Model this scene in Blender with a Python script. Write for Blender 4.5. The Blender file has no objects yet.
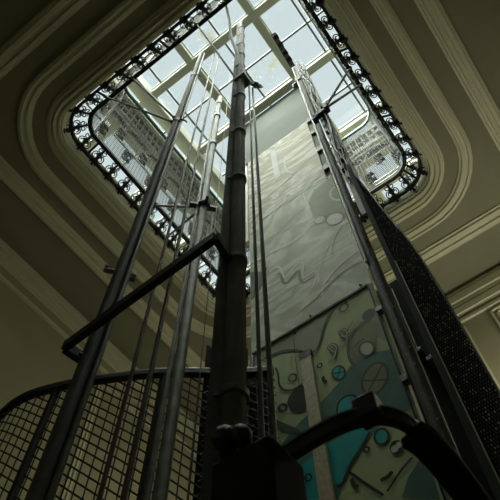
import bpy, bmesh, math, random
from mathutils import Vector, Matrix
from mathutils.geometry import tessellate_polygon
PI = math.pi
CZ = 1.6            # eye height above the lobby floor; heights H below are measured from the eye
sc = bpy.context.scene
COL = sc.collection

# ------------------------------------------------------------------ camera
cd = bpy.data.cameras.new('camera'); cam = bpy.data.objects.new('camera', cd); COL.objects.link(cam)
r0 = Vector((0.59736, -0.707881, -0.376915)); r1 = Vector((-0.801917, -0.532813, -0.27026)); r2 = Vector((-0.009513, 0.463697, -0.885943))
# rows: world X, Y, Z expressed in camera axes
m3 = Matrix((r0, r1, r2))
cam.matrix_world = Matrix.Translation((0, 0, CZ)) @ m3.to_4x4()
cd.sensor_width = 36; cd.lens = 589.94 / 500 * 36; cd.clip_start = .02; cd.clip_end = 200
cd.dof.use_dof = True; cd.dof.focus_distance = 6.0; cd.dof.aperture_fstop = 14.0
sc.camera = cam
# ------------------------------------------------------------------ daylight, sun, lobby lamp, added fill lights, exposure
w = bpy.data.worlds.new('overcast_sky'); sc.world = w; w.use_nodes = True
nt = w.node_tree; bg = nt.nodes['Background']
tc = nt.nodes.new('ShaderNodeTexCoord'); nz = nt.nodes.new('ShaderNodeTexNoise'); nz.inputs['Scale'].default_value = 2.2; nz.inputs['Detail'].default_value = 5
cr = nt.nodes.new('ShaderNodeValToRGB')
cr.color_ramp.elements[0].position = .35; cr.color_ramp.elements[0].color = (.64, .70, .73, 1)
cr.color_ramp.elements[1].position = .7; cr.color_ramp.elements[1].color = (.69, .745, .77, 1)
nt.links.new(tc.outputs['Generated'], nz.inputs['Vector']); nt.links.new(nz.outputs['Fac'], cr.inputs['Fac']); nt.links.new(cr.outputs['Color'], bg.inputs['Color'])
bg.inputs['Strength'].default_value = 1.15
sd = bpy.data.lights.new('sun', 'SUN'); sd.energy = 14.0; sd.angle = math.radians(60); sd.color = (1.0, 1.0, .90)
sun = bpy.data.objects.new('sun', sd); COL.objects.link(sun)
sun.rotation_euler = Vector((-.30, .06, .9)).to_track_quat('Z', 'Y').to_euler()
def lamp(name, loc, power, size, col):
    l = bpy.data.lights.new(name, 'POINT'); l.energy = power; l.shadow_soft_size = size; l.color = col
    o = bpy.data.objects.new(name, l); COL.objects.link(o); o.location = loc; return o
lamp('lobby_lamp', (4.6, .9, 5.2), 34, .3, (1.0, .95, .76))
lamp('wall_fill', (4.75, 3.2, 5.4), 24, .25, (1.0, .92, .66))  # added unseen light, brightens the wall behind the curved fence
lamp('ceiling_fill', (4.8, -.7, 6.3), 48, .3, (1.0, .95, .76))  # added unseen light, lifts the ceiling at the lower right
lamp('mural_fill', (-.9, 1.2, 2.6), 3, .4, (.95, 1.0, .80))  # added unseen fill from the camera side for the lower painted wall
sc.view_settings.view_transform = 'Standard'; sc.view_settings.look = 'None'
sc.view_settings.gamma = 1; sc.view_settings.use_curve_mapping = False
sc.view_settings.exposure = 0.0

# ------------------------------------------------------------------ materials
MAT = {}
def mat(name, col, rough=.6, metal=0, var=.12, scale=6, bump=0, bscale=60, spec=.5, dirt=None):
    if name in MAT: return MAT[name]
    m = bpy.data.materials.new(name); m.use_nodes = True; n = m.node_tree.nodes; L = m.node_tree.links
    b = n['Principled BSDF']; b.inputs['Roughness'].default_value = rough; b.inputs['Metallic'].default_value = metal
    b.inputs['Specular IOR Level'].default_value = spec
    t = n.new('ShaderNodeTexCoord'); z = n.new('ShaderNodeTexNoise'); z.inputs['Scale'].default_value = scale; z.inputs['Detail'].default_value = 6
    L.new(t.outputs['Object'], z.inputs['Vector'])
    r = n.new('ShaderNodeValToRGB'); r.color_ramp.elements[0].position = .3; r.color_ramp.elements[1].position = .7
    lo = dirt or tuple(c * (1 - var) for c in col)
    r.color_ramp.elements[0].color = (*lo, 1); r.color_ramp.elements[1].color = (*[min(1, c * (1 + var)) for c in col], 1)
    L.new(z.outputs['Fac'], r.inputs['Fac']); L.new(r.outputs['Color'], b.inputs['Base Color'])
    if bump:
        z2 = n.new('ShaderNodeTexNoise'); z2.inputs['Scale'].default_value = bscale; L.new(t.outputs['Object'], z2.inputs['Vector'])
        bp = n.new('ShaderNodeBump'); bp.inputs['Strength'].default_value = bump; bp.inputs['Distance'].default_value = .01
        L.new(z2.outputs['Fac'], bp.inputs['Height']); L.new(bp.outputs['Normal'], b.inputs['Normal'])
    MAT[name] = m; return m
def swirl(name, base, light, dark, scale=1.3, rough=.6):
    m = bpy.data.materials.new(name); m.use_nodes = True; n = m.node_tree.nodes; L = m.node_tree.links
    b = n['Principled BSDF']; b.inputs['Roughness'].default_value = rough; b.inputs['Specular IOR Level'].default_value = .15
    t = n.new('ShaderNodeTexCoord'); mp = n.new('ShaderNodeMapping'); mp.inputs['Rotation'].default_value = (.6, 0, 0); mp.inputs['Scale'].default_value = (1, .8, 1.3)
    L.new(t.outputs['Object'], mp.inputs['Vector'])
    z = n.new('ShaderNodeTexNoise'); z.inputs['Scale'].default_value = scale; z.inputs['Detail'].default_value = 3; z.inputs['Distortion'].default_value = 3.4
    L.new(mp.outputs['Vector'], z.inputs['Vector'])
    r = n.new('ShaderNodeValToRGB'); e = r.color_ramp.elements
    e[0].position = .30; e[0].color = (*dark, 1); e[1].position = .75; e[1].color = (*base, 1)
    for p, c in ((.40, base), (.46, light), (.49, base), (.55, dark), (.58, base), (.63, light), (.66, base)):
        q = e.new(p); q.color = (*c, 1)
    L.new(z.outputs['Fac'], r.inputs['Fac']); L.new(r.outputs['Color'], b.inputs['Base Color'])
    MAT[name] = m; return m
def glass(name, tint, gl=.08, dirt=0):
    m = bpy.data.materials.new(name); m.use_nodes = True; n = m.node_tree.nodes; L = m.node_tree.links
    for x in list(n): n.remove(x)
    o = n.new('ShaderNodeOutputMaterial'); tr = n.new('ShaderNodeBsdfTransparent'); tr.inputs[0].default_value = (*tint, 1)
    g = n.new('ShaderNodeBsdfGlossy'); g.inputs['Roughness'].default_value = .05
    mx = n.new('ShaderNodeMixShader'); mx.inputs[0].default_value = gl
    L.new(tr.outputs[0], mx.inputs[1]); L.new(g.outputs[0], mx.inputs[2]); out = mx
    if dirt:      # leaves, droppings and grime lying on the panes
        d = n.new('ShaderNodeBsdfTranslucent'); d.inputs[0].default_value = (.16, .165, .13, 1)
        t = n.new('ShaderNodeTexCoord'); v = n.new('ShaderNodeTexVoronoi'); v.inputs['Scale'].default_value = 5
        L.new(t.outputs['Object'], v.inputs['Vector'])
        a = n.new('ShaderNodeMath'); a.operation = 'LESS_THAN'; a.inputs[1].default_value = .03; L.new(v.outputs['Distance'], a.inputs[0])
        z = n.new('ShaderNodeTexNoise'); z.inputs['Scale'].default_value = 1.3; z.inputs['Detail'].default_value = 6; L.new(t.outputs['Object'], z.inputs['Vector'])
        mr = n.new('ShaderNodeMapRange'); mr.inputs[1].default_value = .66; mr.inputs[2].default_value = .75; mr.inputs[3].default_value = 0; mr.inputs[4].default_value = .6
        L.new(z.outputs['Fac'], mr.inputs[0])
        mxm = n.new('ShaderNodeMath'); mxm.operation = 'MAXIMUM'; L.new(a.outputs[0], mxm.inputs[0]); L.new(mr.outputs[0], mxm.inputs[1])
        m2 = n.new('ShaderNodeMixShader'); L.new(mxm.outputs[0], m2.inputs[0]); L.new(mx.outputs[0], m2.inputs[1]); L.new(d.outputs[0], m2.inputs[2]); out = m2
    L.new(out.outputs[0], o.inputs[0]); MAT[name] = m; return m
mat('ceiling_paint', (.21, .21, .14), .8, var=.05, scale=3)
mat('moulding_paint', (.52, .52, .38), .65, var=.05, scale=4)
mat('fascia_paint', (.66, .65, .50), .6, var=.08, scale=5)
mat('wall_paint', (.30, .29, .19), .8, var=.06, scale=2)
mat('floor_stone', (.12, .11, .09), .4, var=.25, scale=3)
mat('iron', (.014, .017, .014), .55, .2, var=.3, scale=20, bump=.25, spec=.35)
mat('iron_grey', (.09, .10, .09), .5, .5, var=.3, scale=15, bump=.3)
mat('old_steel', (.13, .138, .118), .55, .25, var=.35, scale=9, bump=.25)
mat('bright_steel', (.22, .235, .215), .5, .3, var=.2, scale=12)
mat('cream_beam', (.76, .76, .66), .55, var=.08, scale=3)
mat('glazing_bar', (.16, .20, .19), .5, .2)
mat('teal_frame', (.06, .14, .13), .4, .3)
mat('mesh_wire', (.12, .125, .11), .6, .2, var=.2)
mat('frieze_paint', (.86, .86, .76), .6, var=.15, scale=5)
mat('dark_pane', (.06, .075, .07), .2)
mat('dark_steel', (.05, .055, .046), .65, .1, var=.35, scale=9, bump=.25)
mat('black_paint', (.012, .015, .013), .85, 0, var=.3, scale=20, spec=.12)
mat('copper_rope', (.065, .052, .04), .5, .3)
mat('rope', (.10, .11, .10), .45, .5, bump=.3)
mat('slot_wood', (.46, .43, .29), .5, var=.18, scale=40)
mat('teal_strip', (.03, .045, .04), .85, 0, var=.2)
glass('roof_glass', (.93, .97, .96), .04, dirt=1)
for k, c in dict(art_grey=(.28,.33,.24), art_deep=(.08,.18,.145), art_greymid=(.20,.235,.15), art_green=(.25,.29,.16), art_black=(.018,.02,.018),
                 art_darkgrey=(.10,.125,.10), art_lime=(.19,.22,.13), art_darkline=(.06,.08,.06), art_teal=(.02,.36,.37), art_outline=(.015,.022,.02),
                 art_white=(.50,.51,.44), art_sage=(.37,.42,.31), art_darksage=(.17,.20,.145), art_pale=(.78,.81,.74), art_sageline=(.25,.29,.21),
                 art_tan=(.50,.43,.30), art_reflection=(.88,.90,.90)).items():  # last colour: white reflection painted onto the brown panel
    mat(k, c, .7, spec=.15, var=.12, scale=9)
mat('panel_green', (.40, .49, .27), .7, spec=.15, var=.13, scale=4)
mat('panel_plain', (.20, .22, .195), .8, var=.08, scale=2)
swirl('panel_marble', (.48, .535, .42), (.66, .70, .61), (.37, .42, .32), .6)
swirl('panel_brown', (.50, .475, .36), (.76, .77, .68), (.38, .31, .19), .6)

# ------------------------------------------------------------------ mesh helpers
class MB:
    def __init__(s): s.v = []; s.f = []; s.mi = []; s.k = 0
    def add(s, vs, fs):
        o = len(s.v); s.v += [tuple(v) for v in vs]; s.f += [tuple(i + o for i in f) for f in fs]; s.mi += [s.k] * len(fs)
    def box(s, x0, x1, y0, y1, z0, z1):
        s.add([(x, y, z) for z in (z0, z1) for y in (y0, y1) for x in (x0, x1)],
              [(0, 2, 3, 1), (4, 5, 7, 6), (0, 1, 5, 4), (2, 6, 7, 3), (0, 4, 6, 2), (1, 3, 7, 5)])
    def bar(s, a, b, wd, ht, up=(0, 0, 1)):
        a, b = Vector(a), Vector(b); d = (b - a).normalized(); u = Vector(up)
        if abs(d.dot(u)) > .98: u = Vector((1, 0, 0))
        x = d.cross(u).normalized(); y = x.cross(d)
        vs = [p + x * sx * wd / 2 + y * sy * ht / 2 for p in (a, b) for sx, sy in ((-1, -1), (1, -1), (1, 1), (-1, 1))]
        s.add(vs, [(3, 2, 1, 0), (4, 5, 6, 7), (0, 1, 5, 4), (1, 2, 6, 5), (2, 3, 7, 6), (3, 0, 4, 7)])
    def tube(s, pts, r, n=10, closed=False, flat=1.0):
        pts = [Vector(p) for p in pts]; N = len(pts); rs = r if isinstance(r, (list, tuple)) else [r] * N
        vs = []; up = None
        for i, p in enumerate(pts):
            a = pts[(i - 1) % N] if (closed or i) else p; b = pts[(i + 1) % N] if (closed or i < N - 1) else p
            d = (b - a).normalized()
            if up is None: up = Vector((0, 0, 1)) if abs(d.z) < .9 else Vector((1, 0, 0))
            x = d.cross(up).normalized(); y = x.cross(d).normalized(); up = y
            vs += [p + (x * math.cos(k * 2 * PI / n) + y * math.sin(k * 2 * PI / n) * flat) * rs[i] for k in range(n)]
        fs = []
        for i in range(N if closed else N - 1):
            j = (i + 1) % N
            for k in range(n): fs.append((i * n + k, i * n + (k + 1) % n, j * n + (k + 1) % n, j * n + k))
        if not closed: fs += [tuple(reversed(range(n))), tuple((N - 1) * n + k for k in range(n))]
        s.add(vs, fs)
    def ribbon(s, pts, wd, ht, closed=False):
        """rectangular section swept along a path, ht along z"""
        pts = [Vector(p) for p in pts]; N = len(pts); vs = []
        for i, p in enumerate(pts):
            a = pts[(i - 1) % N] if (closed or i) else p; b = pts[(i + 1) % N] if (closed or i < N - 1) else p
            d = (b - a); h = Vector((d.x, d.y, 0))
            h = h.normalized() if h.length > 1e-6 else Vector((1, 0, 0)); d.normalize()
            x = Vector((h.y, -h.x, 0)); y = x.cross(d).normalized()
            vs += [p + x * sx * wd / 2 + y * sy * ht / 2 for sx, sy in ((-1, -1), (1, -1), (1, 1), (-1, 1))]
        fs = []
        for i in range(N if closed else N - 1):
            j = (i + 1) % N
            for k in range(4): fs.append((i * 4 + k, i * 4 + (k + 1) % 4, j * 4 + (k + 1) % 4, j * 4 + k))
        if not closed: fs += [(3, 2, 1, 0), tuple((N - 1) * 4 + k for k in range(4))]
        s.add(vs, fs)
    def ball(s, c, r, sz=1.0, n=10, m=7):
        c = Vector(c); vs = []; fs = []
        for i in range(m + 1):
            t = PI * i / m
            for k in range(n): vs.append(c + Vector((math.sin(t) * math.cos(2 * PI * k / n), math.sin(t) * math.sin(2 * PI * k / n), math.cos(t) * sz)) * r)
        for i in range(m):
            for k in range(n): fs.append((i * n + k, (i + 1) * n + k, (i + 1) * n + (k + 1) % n, i * n + (k + 1) % n))
        s.add(vs, fs)
    def build(s, name, mats, parent=None, bevel=0, smooth=False):
        me = bpy.data.meshes.new(name); me.from_pydata(s.v, [], s.f)
        for m in (mats if isinstance(mats, (list, tuple)) else [mats]): me.materials.append(MAT[m])
        for p, i in zip(me.polygons, s.mi): p.material_index = i; p.use_smooth = smooth
        bm = bmesh.new(); bm.from_mesh(me); bmesh.ops.recalc_face_normals(bm, faces=bm.faces); bm.to_mesh(me); bm.free()
        me.update(); o = bpy.data.objects.new(name, me); COL.objects.link(o)
        if smooth:
            try: me.set_sharp_from_angle(angle=math.radians(40))
            except Exception: pass
        if bevel:
            b = o.modifiers.new('bevel', 'BEVEL'); b.width = bevel; b.segments = 2; b.limit_method = 'ANGLE'
        if parent is not None:
            o.parent = parent; o.matrix_parent_inverse = Matrix.Translation(parent.location).inverted()
        return o
def tag(o, label=None, cat=None, group=None, kind=None):
    if label: o['label'] = label
    if cat: o['category'] = cat
    if group: o['group'] = group
    if kind: o['kind'] = kind
    return o
def empty(name, loc, label, cat, group=None):
    o = bpy.data.objects.new(name, None); COL.objects.link(o); o.location = loc; o.empty_display_size = .1
    return tag(o, label, cat, group)
def Z(h): return h + CZ
def P(u, v, h): return Vector((u * h, v * h, h + CZ))
def rrect(x0, x1, y0, y1, r, n=8):
    """rounded rectangle, counter-clockwise, same number of points whatever the size"""
    pts = []
    for cx, cy, a0 in ((x1 - r, y1 - r, 0), (x0 + r, y1 - r, PI / 2), (x0 + r, y0 + r, PI), (x1 - r, y0 + r, 1.5 * PI)):
        for k in range(n + 1):
            a = a0 + k * PI / 2 / n; pts.append((cx + r * math.cos(a), cy + r * math.sin(a)))
    return pts
def loft(m, rings):
    """rings: list of (list of xy, z)"""
    n = len(rings[0][0]); vs = [(x, y, z) for ps, z in rings for x, y in ps]; fs = []
    for i in range(len(rings) - 1):
        for k in range(n): fs.append((i * n + k, i * n + (k + 1) % n, (i + 1) * n + (k + 1) % n, (i + 1) * n + k))
    m.add(vs, fs)
def band(name, A, B, prof, mt, parent=None):
    """moulding between rounded rectangle A (inner) and B (outer); prof = [(t, drop)]"""
    m = MB(); rings = []
    for t, d in prof:
        q = [a + (b - a) * t for a, b in zip(A, B)]; rings.append((rrect(*q), Z(7) - d))
    loft(m, rings); o = m.build(name, mt, parent)
    if parent is None: tag(o, kind='structure')
    return o
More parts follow.
